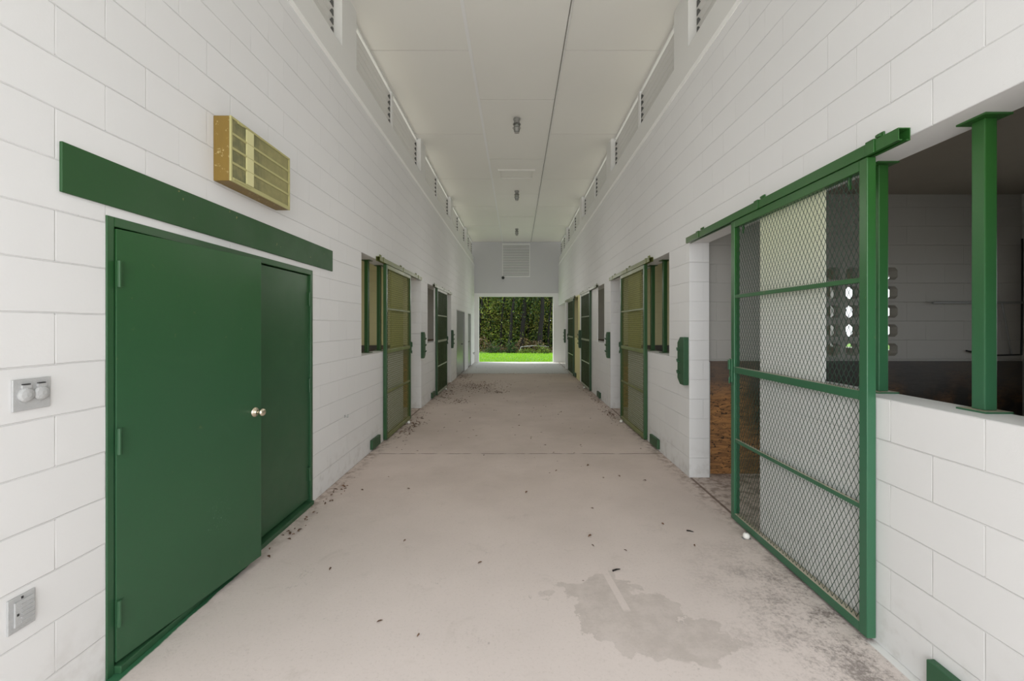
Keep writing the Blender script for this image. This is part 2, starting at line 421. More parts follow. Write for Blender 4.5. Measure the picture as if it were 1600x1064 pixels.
# outer walls with window openings
for sgn, nm, ks in ((1, 'wall_outer_right', (0, 1, 2, 3)), (-1, 'wall_outer_left', (1, 2))):
    bm = bmesh.new(); hs = [(base(k)+.6, base(k)+2.3, SILL, 2.3) for k in ks]
    if sgn > 0: hs.append((16.0, 17.8, 0, 2.4))
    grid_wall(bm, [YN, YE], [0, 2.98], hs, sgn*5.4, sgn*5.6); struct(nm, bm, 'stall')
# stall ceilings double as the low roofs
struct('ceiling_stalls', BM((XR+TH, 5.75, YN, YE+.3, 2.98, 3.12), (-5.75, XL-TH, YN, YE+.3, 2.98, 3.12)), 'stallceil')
# floor and ground
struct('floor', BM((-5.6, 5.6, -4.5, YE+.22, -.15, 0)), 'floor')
struct('ground', BM((-40, 40, YE+.2, 60, -.3, -.05)), 'lawn')
struct('yard', BM((-40, 40, -30, YE+.2, -.3, -.05)), 'yard')
# ceiling boards with open joints
bm = bmesh.new(); g = .006
xs = [-1.955, -.612, .609, 1.92]
cuts = {0: [YN, .65, 3.09, 5.53, 7.93, 10.35, 12.75, 15.2, YE+.03], 1: [YN, 1.87, 4.30, 6.73, 9.13, 11.55, 13.97, 16.4, YE+.03], 2: None}
cuts[2] = cuts[0]
for c in range(3):
    for a, b in zip(cuts[c], cuts[c][1:]):
        box(bm, xs[c]+(g if c else 0), xs[c+1]-(g if c < 2 else 0), a+g, b-g, ZC, ZC+.012)
struct('ceiling', bm, 'ceil')
struct('roof', BM((-1.99, 1.96, YN-.1, YE+.25, ZC+.0122, ZC+.18)), 'gap')
# light battens where the photo shows raised joint lines
struct('trim_4', BM((-.632, -.592, YN, YE+.03, ZC-.012, ZC-.0005)), 'trim')

# ------------------------------------------------------------------ louvers under the ceiling
def make_louver(L):
    t = thing('louver_vent', '', 'vent', (0, 0, 0), 'louver vents under the ceiling')
    # local: y 0..L, x: 0 aisle side .. +0.09 outside, z 0..0.63
    obj('frame', BM((0, .09, 0, .012, 0, .610), (0, .09, L-.012, L, 0, .610), (0, .09, .012, L-.012, 0, .012)), 'louver', t)
    bm = bmesh.new()
    for i in range(6):
        z = .014 + i*.0945
        prism(bm, [(0, z+.086), (0, z+.098), (.006, z+.1005), (.088, z+.012), (.082, z+.004), (.005, z+.088), (.004, z+.084)], 'y', .0125, L-.0125)
    obj('blades', bm, 'louver', t)
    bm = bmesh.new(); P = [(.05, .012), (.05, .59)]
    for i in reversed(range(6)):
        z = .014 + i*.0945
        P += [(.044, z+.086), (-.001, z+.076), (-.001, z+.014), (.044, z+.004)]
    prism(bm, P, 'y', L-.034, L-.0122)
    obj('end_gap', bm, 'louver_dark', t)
    return t
protos = {}
order = ['nearest the camera', 'second from the camera', 'third from the camera', 'fourth from the camera', 'fifth from the camera',
         'sixth from the camera', 'seventh from the camera', 'eighth from the camera', 'farthest, beside the gable']
for side in (-1, 1):
    n = 0
    for bi, (a, b) in enumerate(bays):
        m = (a+b)/2
        for (u, w) in ((a+.005, m-.05), (m+.05, b-.005)):
            if bi == 0 and u < 2.0: continue
            L = round(w-u, 3); used = L in protos
            if not used: protos[L] = make_louver(L)
            X = (XL-.115) if side < 0 else (XR+.115)
            lab = 'white louvered vent high on the %s wall, %s' % ('left' if side < 0 else 'right', order[n])
            place(protos[L], used, (X, u, ZB), side, lab); n += 1
        H0, H1 = (XL-.205, XL-.10) if side < 0 else (XR+.10, XR+.205)
        if bi: o = obj('louver_head', BM((H0, H1, a, m-.0481, ZB+.625, ZC-.0005), (H0, H1, m+.0481, b, ZB+.625, ZC-.0005)), 'band'); o['kind'] = 'structure'
        # mullion between the two louvers
        X0, X1 = (XL-.205, XL-.10) if side < 0 else (XR+.10, XR+.205)
        o = obj('louver_mullion', BM((X0, X1, m-.048, m+.048, ZB, ZC)), 'trim'); o['kind'] = 'structure'

# ------------------------------------------------------------------ sliding gates
GW, GH = 1.326, 2.395
def mesh_bm(wd, dp, ky, kx):
    bm = bmesh.new(); w, h = .0166, .0305; xc = -.036
    def seg(p, r):
        d = Vector((0, r[0]-p[0], r[1]-p[1])).normalized(); nrm = Vector((0, -d.z, d.y))*wd
        vs = []
        for P in (p, r):
            for sx_ in (-dp, dp):
                for sn in (-1, 1):
                    vs.append(bm.verts.new((xc+sx_, P[0]+nrm.y*sn, P[1]+nrm.z*sn)))
        for f in ((0, 1, 5, 4), (2, 6, 7, 3), (0, 4, 6, 2), (1, 3, 7, 5)): bm.faces.new([vs[i] for i in f])
    ny = int((GW-.10)/w); nz = int((GH-.107)/h)
    for i in range(ny):
        for j in range(nz):
            y0, y1 = .05+i*w, .05+(i+1)*w; z0, z1 = .052+j*h, .052+(j+1)*h
            if (i+j) % 2 == 0: seg((y0, z0), (y1, z1))
            else: seg((y0, z1), (y1, z0))
    for i in range(ny+1):
        for j in range(nz+1):
            if (i+j) % 2 == 0:
                y, z = .05+i*w, .052+j*h
                bm.faces.new([bm.verts.new(p) for p in ((xc-kx, y, z-.0075), (xc, y+ky, z), (xc+kx, y, z+.0075), (xc, y-ky, z))])
    return bm
def make_gate():
    t = thing('sliding_gate', '', 'gate', (0, 0, 0), 'green sliding mesh stall gates')
    xa, xb = -.050, -.004
    for y0, y1 in ((0, .05), (GW-.05, GW)):
        obj('post', BM((xa, xb, y0, y1, 0, GH)), 'gate', t, .004)
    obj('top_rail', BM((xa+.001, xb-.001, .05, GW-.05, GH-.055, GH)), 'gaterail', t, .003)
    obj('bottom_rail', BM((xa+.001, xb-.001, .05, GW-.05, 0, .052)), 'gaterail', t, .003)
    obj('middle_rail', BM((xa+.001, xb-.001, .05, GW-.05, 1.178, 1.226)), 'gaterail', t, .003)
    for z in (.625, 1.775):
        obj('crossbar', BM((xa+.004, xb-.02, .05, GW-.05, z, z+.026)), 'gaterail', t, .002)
    obj('mesh_panel', mesh_bm(.0013, .0007, .0019, .0020), 'gatemesh', t, fix=False)
    bm = BM((-.062, -.0505, GW-.032, GW+.006, 1.10, 1.29), (-.075, -.0625, GW-.02, GW+.004, 1.20, 1.28))
    cyl(bm, (-.068, GW-.01, 1.09), (-.068, GW-.01, 1.14), .006)
    obj('latch', bm, 'gate', t, .002)
    for y in (.13, GW-.15): obj('hanger', BM((-.034, -.022, y, y+.012, GH-.12, GH-.0551)), 'gate', t, .002)
    return t
def make_track(L=2.397):
    t = thing('gate_track', '', 'rail', (0, 0, 0), 'tracks above the sliding gates')
    x0, x1, h = -.058, -.003, .057
    bm = bmesh.new(); w = .004
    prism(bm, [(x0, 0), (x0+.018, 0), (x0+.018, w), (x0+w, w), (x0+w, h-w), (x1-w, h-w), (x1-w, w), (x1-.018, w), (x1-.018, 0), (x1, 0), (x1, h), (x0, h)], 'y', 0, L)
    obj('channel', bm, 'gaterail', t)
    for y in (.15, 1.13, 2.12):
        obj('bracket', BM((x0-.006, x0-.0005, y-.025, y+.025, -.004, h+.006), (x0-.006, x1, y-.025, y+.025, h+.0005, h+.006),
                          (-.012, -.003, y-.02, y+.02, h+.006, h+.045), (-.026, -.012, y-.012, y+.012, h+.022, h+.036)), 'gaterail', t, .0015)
    return t
gp, tp = make_gate(), make_track()
def swap_mesh(root, me):
    for ch in root.children:
        if ch.name.startswith('mesh_panel'): ch.data = me
def bare(bm, nm):
    me = bpy.data.meshes.new(nm); bm.to_mesh(me); bm.free(); me.materials.append(M['gatemesh']); return me
me_mid = bare(mesh_bm(.0015, .0012, .0034, .0046), 'mesh_panel_mid')
me_far = bare(mesh_bm(.0032, .0042, .0034, .0046), 'mesh_panel_far')
gates = [(1, 2.086, 1.906, 'green sliding mesh gate on the right, big and close, before the white half wall'),
         (-1, 5.72, 5.43, 'green sliding mesh gate nearest on the left wall, past the double door'),
         (1, 5.74, 5.50, 'green sliding mesh gate second along the right wall, before the barred window'),
         (-1, 9.40, 9.09, 'green sliding mesh gate second along the left wall, before the grey doors'),
         (1, 10.05, 9.20, 'green sliding mesh gate third along the right wall, near the yellow-lit wall'),
         (1, 12.98, 12.75, 'green sliding mesh gate farthest along the right wall, by the end opening')]
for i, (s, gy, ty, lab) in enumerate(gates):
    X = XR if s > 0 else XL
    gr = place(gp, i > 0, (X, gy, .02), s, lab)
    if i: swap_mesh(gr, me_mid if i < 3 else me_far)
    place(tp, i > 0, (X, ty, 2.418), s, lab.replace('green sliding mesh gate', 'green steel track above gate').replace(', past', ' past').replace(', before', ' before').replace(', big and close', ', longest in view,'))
# floor guides
def make_guide():
    t = thing('floor_guide', '', 'guide', (0, 0, 0), 'white gate guides on the floor')
    bm = bmesh.new(); lathe(bm, [(.020, 0), (.024, .008), (.024, .022), (.016, .034), (.006, .036)], Matrix.Translation((0, 0, .004)), 16)
    obj('roller', bm, 'plastic', t, smooth=True)
    bm = bmesh.new(); cyl(bm, (0, 0, .0), (0, 0, .046), .005); box(bm, -.028, .028, -.016, .016, 0, .0039)
    obj('bolt', bm, 'galv', t); return t
fg = make_guide()
for i, (x, y, lab) in enumerate(((1.70, 3.11, 'white roller guide on the floor at the near right gate'),
                                 (-1.745, 6.78, 'white roller guide on the floor at the first left gate'),
                                 (1.705, 6.86, 'white roller guide on the floor at the second right gate'),
                                 (-1.745, 10.35, 'white roller guide on the floor at the second left gate'),
                                 (1.705, 10.6, 'white roller guide on the floor at the third right gate'))):
    place(fg, i > 0, (x, y, 0), 1, lab)
# ------------------------------------------------------------------ window posts, panels, blocks, hook boards
def make_post():
    t = thing('window_post', '', 'post', (0, 0, 0), 'green steel posts in the stall windows')
    H = HDR-SILL
    obj('tube', BM((-.026, .026, -.026, .026, .008, H-.008)), 'gate', t, .004)
    obj('base_plate', BM((-.058, .055, -.058, .058, 0, .0079)), 'gate', t, .001)
    obj('cap_plate', BM((-.058, .055, -.058, .058, H-.0079, H)), 'gate', t, .001); return t
pp = make_post(); n = 0
for s, k, dy, desc in ((1, 0, .480, 'large green steel post standing on the near right half wall'),
                       (1, 0, .985, 'green steel post just behind the near right gate'),
                       (1, 1, .60, 'right green post in the second right stall window'),
                       (1, 1, 1.09, 'left green post in the second right stall window, against the gate'),
                       (1, 2, .45, 'green post in the third right stall window'),
                       (1, 3, .6, 'green post in the farthest right stall window, by the yellow-lit wall'),
                       (-1, 1, .60, 'left green post in the first left stall window'),
                       (-1, 1, 1.09, 'right green post in the first left stall window, beside the gate'),
                       (-1, 2, .45, 'green post in the second left stall window')):
    X = (XR+.158) if s > 0 else (XL-.15)
    place(pp, n > 0, (X, base(k)+dy, SILL), s, desc); n += 1
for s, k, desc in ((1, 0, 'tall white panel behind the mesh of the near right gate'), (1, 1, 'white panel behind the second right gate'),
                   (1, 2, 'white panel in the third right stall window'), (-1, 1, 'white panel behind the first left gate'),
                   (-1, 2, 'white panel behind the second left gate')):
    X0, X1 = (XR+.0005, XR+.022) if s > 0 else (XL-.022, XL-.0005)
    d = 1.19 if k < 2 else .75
    o = obj('window_panel', BM((X0, X1, base(k)+d, base(k)+1.82, SILL, HDR)), 'tintpanel' if k < 2 else 'trim'); tag(o, desc, 'panel', 'white panels in the stall windows')
def make_block():
    o = obj('stop_block', BM((-.036, -.0005, 0, .30, 0, .118)), 'wood_green', None, .004)
    return tag(o, '', 'block', 'green gate stop blocks')
bp = make_block()
for i, (s, y, lab) in enumerate(((1, 1.50, 'green stop block low on the near right half wall, cut by the frame'),
                                 (1, 5.25, 'green stop block low on the wall before the second right gate'),
                                 (-1, 5.22, 'green stop block low on the wall before the first left gate'),
                                 (1, 8.92, 'green stop block low on the wall before the third right gate'),
                                 (-1, 8.92, 'green stop block low on the wall before the second left gate'),
                                 (1, 12.6, 'green stop block low on the wall before the farthest gate'))):
    place(bp, i > 0, (XR if s > 0 else XL, y, .03), s, lab)
def make_hookboard():
    t = thing('hook_rail', '', 'rack', (0, 0, 0), 'green bridle hook boards')
    c = .06
    bm = bmesh.new(); prism(bm, [(0, 0), (.10, 0), (.17, c), (.17, .50-c), (.10, .50), (0, .50)], 'x', -.054, -.0005)
    obj('board', bm, 'wood_green', t, .003)
    for z in (.12, .24, .36):
        bm = bmesh.new(); cyl(bm, (-.054, .11, z), (-.076, .11, z), .008); cyl(bm, (-.074, .11, z-.004), (-.080, .11, z+.028), .009)
        obj('hook', bm, 'wood_green', t)
    return t
hb = make_hookboard()
for i, (s, y, lab) in enumerate(((1, 4.372, 'green hook board on the near right pier beside the open stall doorway'),
                                 (1, 8.03, 'green hook board on the right wall between second and third stalls'),
                                 (-1, 7.98, 'green hook board on the left wall past the first gate'),
                                 (-1, 11.65, 'green hook board on the left wall past the second gate'),
                                 (1, 11.70, 'green hook board on the right wall between third and last gates'))):
    place(hb, i > 0, (XR if s > 0 else XL, y, .955), s, lab)
o = place(hb, True, (XR-.001, 15.335, .955), 1, 'green hook board on the last right pier beside the end opening')
# ------------------------------------------------------------------ plywood linings
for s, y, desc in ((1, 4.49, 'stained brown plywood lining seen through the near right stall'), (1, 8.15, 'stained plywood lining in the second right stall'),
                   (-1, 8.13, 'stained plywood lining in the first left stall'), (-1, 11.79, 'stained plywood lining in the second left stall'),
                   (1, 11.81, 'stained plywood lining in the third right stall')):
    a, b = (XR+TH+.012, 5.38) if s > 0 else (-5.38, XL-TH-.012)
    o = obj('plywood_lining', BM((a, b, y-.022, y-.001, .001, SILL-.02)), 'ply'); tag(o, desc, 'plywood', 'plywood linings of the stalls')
o = obj('doorway_edge_strip', BM((XR+TH+.0005, XR+TH+.011, 4.358, 4.486, .001, 1.20)), 'greyplate')
tag(o, 'thin grey blue strip on the near right doorway edge', 'strip')
# wall rail and conduit in the near stall
t = thing('wall_rail', 'grey pipe rail with slanted brace on the near stall back wall', 'rail', (5.0, 4.49, 1.80))
bm = bmesh.new(); cyl(bm, (-.6, -.05, .02), (.39, -.05, .02), .012); cyl(bm, (-.55, -.05, .02), (-.55, 0, .02), .008); cyl(bm, (.3, -.05, .02), (.3, 0, .02), .008); obj('pipe', bm, 'galv', t)
bm = bmesh.new(); cyl(bm, (.13, -.05, .02), (.28, -.012, -.54), .008); obj('brace', bm, 'galv', t)
o = obj('stall_cable', BM((-.0, .0, 0, 0, 0, 0)), 'black'); bpy.data.objects.remove(o)
bm = bmesh.new(); pts = [Vector((4.78, 4.465, 1.31)), Vector((4.95, 4.462, 1.275)), Vector((5.1, 4.46, 1.262)), Vector((5.36, 4.46, 1.268)), Vector((5.37, 4.46, 1.9)), Vector((5.37, 4.46, 2.5))]
for a, b in zip(pts, pts[1:]): cyl(bm, a, b, .008, 8)
tag(obj('stall_cable', bm, 'black'), 'black cable running along the near stall back wall corner', 'cable')

# ------------------------------------------------------------------ near double door
YD0, YD1, ZD = 1.863, 3.746, 2.068
JW = .035
bm = BM((XL-.13, XL+.006, YD0+.001, YD0+JW, .0, ZD-.001), (XL-.13, XL+.006, YD1-JW, YD1-.001, .0, ZD-.001),
        (XL-.13, XL+.006, YD0+JW, YD1-JW, ZD-.045, ZD-.001))
o = obj('door_frame', bm, 'door', None, .003); tag(o, 'dark green steel frame around the near double door', 'door frame')
f = obj('sill', BM((XL-.13, XL+.035, YD0+JW, YD1-JW, .0005, .035)), 'door', o, .004); f['label'] = 'scuffed green painted door sill'
def leaf(name, L, H, hinge_y, ang, sgn, lab, knob, z0=.045, mat='door'):
    """local: origin on hinge edge, y along the leaf, x thickness"""
    bm = BM((-.044, 0, 0, L, 0, H)) if sgn > 0 else BM((-.044, 0, -L, 0, 0, H))
    d = obj(name, bm, mat, None, .002); d['kind'] = 'structure'; d['label'] = lab
    d.location = hinge_y; d.rotation_euler = (0, 0, ang)
    for zz in (.22, 1.0, 1.76):
        bm = bmesh.new(); cyl(bm, (.010, .004*sgn, zz-.06), (.010, .004*sgn, zz+.06), .009, 10)
        box(bm, .0005, .004, min(0, .03*sgn), max(0, .03*sgn), zz-.055, zz+.055)
        obj('hinge', bm, mat if mat == 'door' else 'greyplate', d)
    if knob == 'knob':
        m = Matrix.Translation((0, (L-.062)*sgn, .965)) @ Matrix.Rotation(PI/2, 4, 'Y')
        bm = bmesh.new(); lathe(bm, [(.031, .0005), (.033, .004), (.029, .010), (.014, .015), (.011, .030), (.019, .038), (.0255, .050), (.0255, .058), (.021, .066), (.010, .070)], m, 24)
        obj('knob', bm, 'satin', d, smooth=True)
    if knob == 'lever':
        m = Matrix.Translation((0, (L-.062)*sgn, .965)) @ Matrix.Rotation(PI/2, 4, 'Y')
        bm = bmesh.new(); lathe(bm, [(.03, .0005), (.03, .008), (.011, .010), (.011, .045)], m, 16)
        box(bm, .038, .054, (L-.18)*sgn if sgn > 0 else (L-.07)*sgn, (L-.05)*sgn if sgn > 0 else (L-.19)*sgn, .955, .977)
        obj('lever', bm, 'black', d)
    return d
leaf('door_1', .893, 1.965, (XL+.012, YD0+JW+.003, .05), -math.radians(7.6), 1, 'large dark green door leaf standing slightly ajar with a round knob', 'knob')
leaf('door_2', .905, 1.965, (XL-.012, YD1-JW-.003, .05), 0, -1, 'closed dark green door leaf behind the ajar one', None)
o = obj('lintel_board', BM((XL+.0005, XL+.013, 1.673, 4.135, 2.110, 2.312)), 'board', None, .003)
tag(o, 'long dark green board fixed above the near double door', 'board')
# far grey doors
bm = BM((XL-.1, XL+.004, 12.721, 12.76, 0, 2.069), (XL-.1, XL+.004, 14.63, 14.669, 0, 2.069), (XL-.1, XL+.004, 12.76, 14.63, 2.03, 2.069))
tag(obj('door_frame', bm, 'greyplate'), 'grey steel frame of the far double door on the left', 'door frame')
leaf('door_3', 1.13, 2.01, (XL-.004, 12.765, .012), 0, 1, 'grey steel door leaf with a black lever, far along the left wall', 'lever', mat='steeldoor')
leaf('door_4', .72, 2.01, (XL-.03, 14.625, .012), 0, -1, 'narrow grey steel leaf beside the lever door', None, mat='steeldoor')
bm = BM((XL-.1, XL+.004, 15.701, 15.735, 0, 2.049), (XL-.1, XL+.004, 16.635, 16.669, 0, 2.049), (XL-.1, XL+.004, 15.735, 16.635, 2.01, 2.049))
tag(obj('door_frame', bm, 'greyplate'), 'grey frame of the last door on the left wall', 'door frame')
leaf('door_5', .89, 1.99, (XL-.02, 16.63, .012), 0, -1, 'grey steel door, last before the end opening on the left', 'lever', mat='steeldoor')

# ------------------------------------------------------------------ air conditioner
t = thing('air_conditioner', 'old tan window air conditioner set through the white wall above the green board', 'air conditioner', (XL, 2.523, 2.448))
W, H, D = .655, .392, .109
obj('case', BM((.0005, D-.012, 0, W, 0, H)), 'case', t, .004)
fb = [(D-.0119, D, 0, W, 0, .026), (D-.0119, D, 0, W, H-.014, H), (D-.0119, D, 0, .012, .026, H-.014), (D-.0119, D, W-.014, W, .026, H-.014)]
obj('bezel', BM(*fb), 'bezel', t, .001)
obj('filter', BM((D-.0115, D-.006, .0121, W-.0141, .0261, H-.0141)), 'filter', t)
z0, z1 = .026, H-.014; rh = (z1-z0)/4
obj('grille_bars', BM(*[(D-.0059, D-.001, .0121, W-.0141, z0+rh*i-.007, z0+rh*i+.007) for i in (1, 2, 3)]), 'bezel', t)
obj('centre_strip', BM(*[(D-.0059, D+.001, .146, .216, z0+rh*i+.002, z0+rh*(i+1)-.002) for i in range(4)]), 'bar', t)
obj('corner_latch', BM((D-.004, D+.004, .06, .11, H-.022, H-.006), (D-.004, D+.004, .02, .19, .012, .024)), 'bezel', t, .001)
# ------------------------------------------------------------------ outlets
t = thing('outdoor_outlet', 'weathered grey outlet plate with two round flip covers on the left wall', 'outlet', (XL, 1.514, 1.262))
obj('plate', BM((.0005, .008, 0, .122, 0, .116)), 'greyplate', t, .002)
for y in (.038, .088):
    bm = bmesh.new(); m = Matrix.Translation((.008, y, .058)) @ Matrix.Rotation(PI/2, 4, 'Y')
    lathe(bm, [(.026, 0), (.027, .006), (.021, .012), (.008, .016)], m, 20); box(bm, .008, .016, y-.014, y+.014, .082, .094)
    obj('flip_cover', bm, 'greyplate', t, smooth=False)
    obj('spring_slot', BM((.0079, .0175, y-.012, y+.010, .0945, .0985)), 'darkhole', t)
t = thing('wall_switch', 'small grey switch plate with ribbed cover low on the left wall', 'switch', (XL, 1.500, .462))
obj('plate', BM((.0005, .007, 0, .086, 0, .126)), 'greyplate', t, .002)
obj('cover', BM((.007, .013, .016, .080, .018, .108)), 'greyplate', t, .002)
obj('ribs', BM(*[(.0131, .016, .034, .078, .028+i*.0155, .033+i*.0155) for i in range(5)]), 'greyplate', t, .001)
obj('screw_slot', BM((.0131, .015, .022, .028, .058, .066), (.0071, .009, .04, .046, .112, .120)), 'darkhole', t)
bm = bmesh.new(); cyl(bm, (XL, 4.45, .615), (XL+.035, 4.45, .605), .004, 8); cyl(bm, (XL+.035, 4.45, .605), (XL+.036, 4.45, .635), .004, 8); cyl(bm, (XL+.001, 4.45, .615), (XL+.004, 4.45, .615), .014, 12)
tag(obj('wall_hook', bm, 'greyplate'), 'tiny metal hook on the left wall past the double door', 'hook')
bm = bmesh.new(); cyl(bm, (XL, 17.4, .45), (XL+.05, 17.4, .45), .02, 12); cyl(bm, (XL+.05, 17.4, .46), (XL+.05, 17.4, .38), .015, 12); cyl(bm, (XL+.05, 17.4, .47), (XL+.09, 17.4, .47), .02, 8)
tag(obj('water_tap', bm, 'greyplate'), 'small tap low on the left wall at the far end', 'tap')

# ------------------------------------------------------------------ ceiling things
def make_light():
    t = thing('ceiling_jar_light', '', 'ceiling light', (0, 0, 0), 'caged jar lights along the ceiling')
    bm = bmesh.new(); lathe(bm, [(.062, -.0005), (.062, -.02), (.05, -.035), (.05, -.085), (.058, -.09), (.058, -.105), (.045, -.108)], Matrix.Identity(4), 24)
    obj('housing', bm, 'fixture', t, smooth=False)
    bm = bmesh.new(); lathe(bm, [(.043, -.1085), (.045, -.15), (.042, -.20), (.028, -.228), (.008, -.236)], Matrix.Identity(4), 24)
    obj('glass_jar', bm, 'glass', t, smooth=True)
    bm = bmesh.new()
    for i in range(4):
        a = PI/4+i*PI/2; cx, sy = math.cos(a), math.sin(a)
        P = [(.066*cx, .066*sy, -.095), (.068*cx, .068*sy, -.19), (.045*cx, .045*sy, -.245), (0, 0, -.258)]
        for p, r in zip(P, P[1:]): cyl(bm, p, r, .0035, 6)
    for zz, r in ((-.10, .066), (-.165, .068)):
        for i in range(16):
            a, b = 2*PI*i/16, 2*PI*(i+1)/16
            cyl(bm, (r*math.cos(a), r*math.sin(a), zz), (r*math.cos(b), r*math.sin(b), zz), .0035, 6)
    obj('wire_cage', bm, 'cage', t); return t
lp = make_light()
for i, (y, lab) in enumerate(((7.35, 'caged jar ceiling light nearest the camera, before the ceiling hatch'), (11.3, 'caged jar ceiling light just past the ceiling hatch'),
                              (15.7, 'caged jar ceiling light farthest away, near the gable vent'))):
    place(lp, i > 0, (0, y, ZC), 1, lab)
t = thing('ceiling_hatch', 'white framed access hatch in the ceiling between the first two lights', 'hatch', (0, 9.72, ZC))
t2 = BM((-.44, .43, 0, .05, -.032, -.0005), (-.44, .43, .53, .58, -.032, -.0005), (-.44, -.39, .05, .53, -.032, -.0005), (.38, .43, .05, .53, -.032, -.0005))
obj('frame', t2, 'ceil', t); obj('panel', BM((-.36, .35, .08, .50, -.012, -.0005)), 'ceil', t)
bm = bmesh.new(); cyl(bm, (.625, YN, ZC-.013), (.625, YE+.03, ZC-.013), .011, 10)
for y in [1.9+i*1.52 for i in range(11)]: cyl(bm, (.625, y-.03, ZC-.013), (.625, y+.03, ZC-.013), .015, 10); 
tag(obj('ceiling_conduit', bm, 'conduit'), 'thin painted conduit pipe running the length of the ceiling', 'conduit')
t = thing('gable_vent', 'white slatted vent in the grey gable above the end opening', 'vent', (-.03, YE+.04, 3.68))
obj('frame', BM((-.60, -.57, -.02, -.0005, 0, 1.45), (.57, .60, -.02, -.0005, 0, 1.45), (-.57, .57, -.02, -.0005, 0, .02), (-.57, .57, -.02, -.0005, 1.42, 1.45)), 'trim', t)
bm = bmesh.new()
for i in range(20):
    z = .022+i*.0697; prism(bm, [(-.004, z+.066), (-.024, z+.010), (-.020, z+.006), (-.0005, z+.056)], 'x', -.5695, .5695)
obj('slats', bm, 'trim', t)
obj('dark_gap', BM(*[(-.569, .569, -.0235, -.0005, .0705+i*.0697, .0865+i*.0697) for i in range(19)]), 'vent_line', t)
t = thing('flood_light', 'small dark lamp at the lower left corner of the gable vent', 'lamp', (-.57, YE+.04, 3.66))
bm = bmesh.new(); cyl(bm, (0, -.0005, 0), (0, -.06, 0), .03); obj('base', bm, 'black', t)
bm = bmesh.new(); cyl(bm, (0, -.06, .0), (-.02, -.16, -.03), .035, 16, .065); obj('lamp_head', bm, 'black', t)

# ------------------------------------------------------------------ scattered leaves and twigs
def leafshape(bm, x, y, z, s, a, tilt):
    ca, sa = math.cos(a), math.sin(a)
    pts = [(-1, 0, 0), (-.3, .38, tilt), (.5, .3, tilt*1.3), (1, 0, .1), (.4, -.34, tilt), (-.4, -.3, tilt*.8)]
    bm.faces.new([bm.verts.new((x+s*(px*ca-py*sa), y+s*(px*sa+py*ca), z+s*max(0, pz))) for px, py, pz in pts])
bm = bmesh.new(); R = random.Random(3)
for _ in range(420):
    x, y = R.uniform(-1.75, 1.7), 18*R.random()**.8
    if y < 2.2 or (y < 5 and R.random() < .75): continue
    leafshape(bm, x, y, .003, R.uniform(.008, .022), R.uniform(0, 6.3), R.uniform(.1, .5))
for cx, cy, rx, ry, n in ((-1.0, 10.9, .65, .9, 420), (-.45, 9.9, .25, .25, 70), (-1.15, 8.7, .25, .35, 60), (-1.6, 9.6, .2, 1.0, 120), (-1.62, 6.6, .16, .9, 130), (-1.6, 13.0, .2, .6, 90),
                          (1.66, 7.4, .12, .6, 70), (1.65, 9.0, .1, 1.6, 60), (-1.70, 3.95, .07, .35, 22), (-1.69, 3.2, .06, .35, 16)):
    for _ in range(n):
        x, y = R.gauss(cx, rx*.5), R.gauss(cy, ry*.5)
        if -1.78 < x < 1.74: leafshape(bm, x, y, .003+R.random()*.006, R.uniform(.010, .026), R.uniform(0, 6.3), R.uniform(.1, .6))
o = obj('leaf_litter', bm, 'litter', fix=False); tag(o, 'dry brown leaves and crumbs scattered over the aisle floor', 'leaves', kind='stuff')
def twig(name, x, y, L, a, r, lab, cat):
    bm = bmesh.new(); d = Vector((math.cos(a), math.sin(a), 0))*L/2
    cyl(bm, -d+Vector((0, 0, r)), Vector((0, 0, r*1.5)), r, 8, r*.9); cyl(bm, Vector((0, 0, r*1.5)), d+Vector((0, 0, r)), r*.9, 8, r*.5)
    o = obj(name, bm, 'bark'); o.location = (x, y, 0); tag(o, lab, cat)
twig('twig', 1.325, 3.21, .05, -.5, .005, 'dark twig on the floor left of the near right gate', 'twig')
twig('twig', .64, 2.70, .055, .35, .0055, 'dark twig on the floor behind the damp patch', 'twig')
for nm, x, y, s, lab in (('dead_leaf', -.82, 3.07, .014, 'small dark dry leaf on the floor left of centre, before the double door'),
                         ('dead_leaf', 1.27, 3.0, .013, 'small brown dry leaf on the floor near the near right gate'),
                         ('dead_leaf', -.50, 2.13, .011, 'small dark dry leaf on the bare floor at lower centre'),
                         ('dead_leaf', .09, 3.96, .02, 'small brown dry leaf in the middle of the floor'),
                         ('dead_leaf', .80, 4.72, .022, 'dark dry leaf on the floor before the joint line')):
    bm = bmesh.new(); leafshape(bm, 0, 0, .002, s, R.uniform(0, 6), .5); leafshape(bm, .002, .003, .004, s*.7, R.uniform(0, 6), .9)
    o = obj(nm, bm, 'litter', fix=False); o.location = (x, y, 0); tag(o, lab, 'leaf')

# ------------------------------------------------------------------ lawn and woods
R = random.Random(11); bm = bmesh.new()
for _ in range(15000):
    x, y = R.uniform(-5, 5), R.uniform(18.4, 24.6); h = R.uniform(.03, .085); a = R.uniform(0, PI); w = R.uniform(.006, .014)
    dx, dy = math.cos(a)*w, math.sin(a)*w; lx, ly = R.uniform(-.03, .03), R.uniform(-.03, .03)
    bm.faces.new([bm.verts.new(p) for p in ((x-dx, y-dy, -.05), (x+dx, y+dy, -.05), (x+lx, y+ly, -.05+h))])
tag(obj('grass', bm, 'grass', fix=False), 'bright green mown grass beyond the end opening', 'grass', kind='stuff')
def card(bm, p, s, R):
    n = Vector((R.gauss(0, 1), R.gauss(0, 1), R.gauss(0, .8)+.4)).normalized(); u = n.orthogonal().normalized()
    u.rotate(Matrix.Rotation(R.uniform(0, 6.3), 3, n)); v = n.cross(u)*.5
    bm.faces.new([bm.verts.new(p+q*s) for q in (-u, v*.9-u*.2, u*.9, -v*.9-u*.2)])
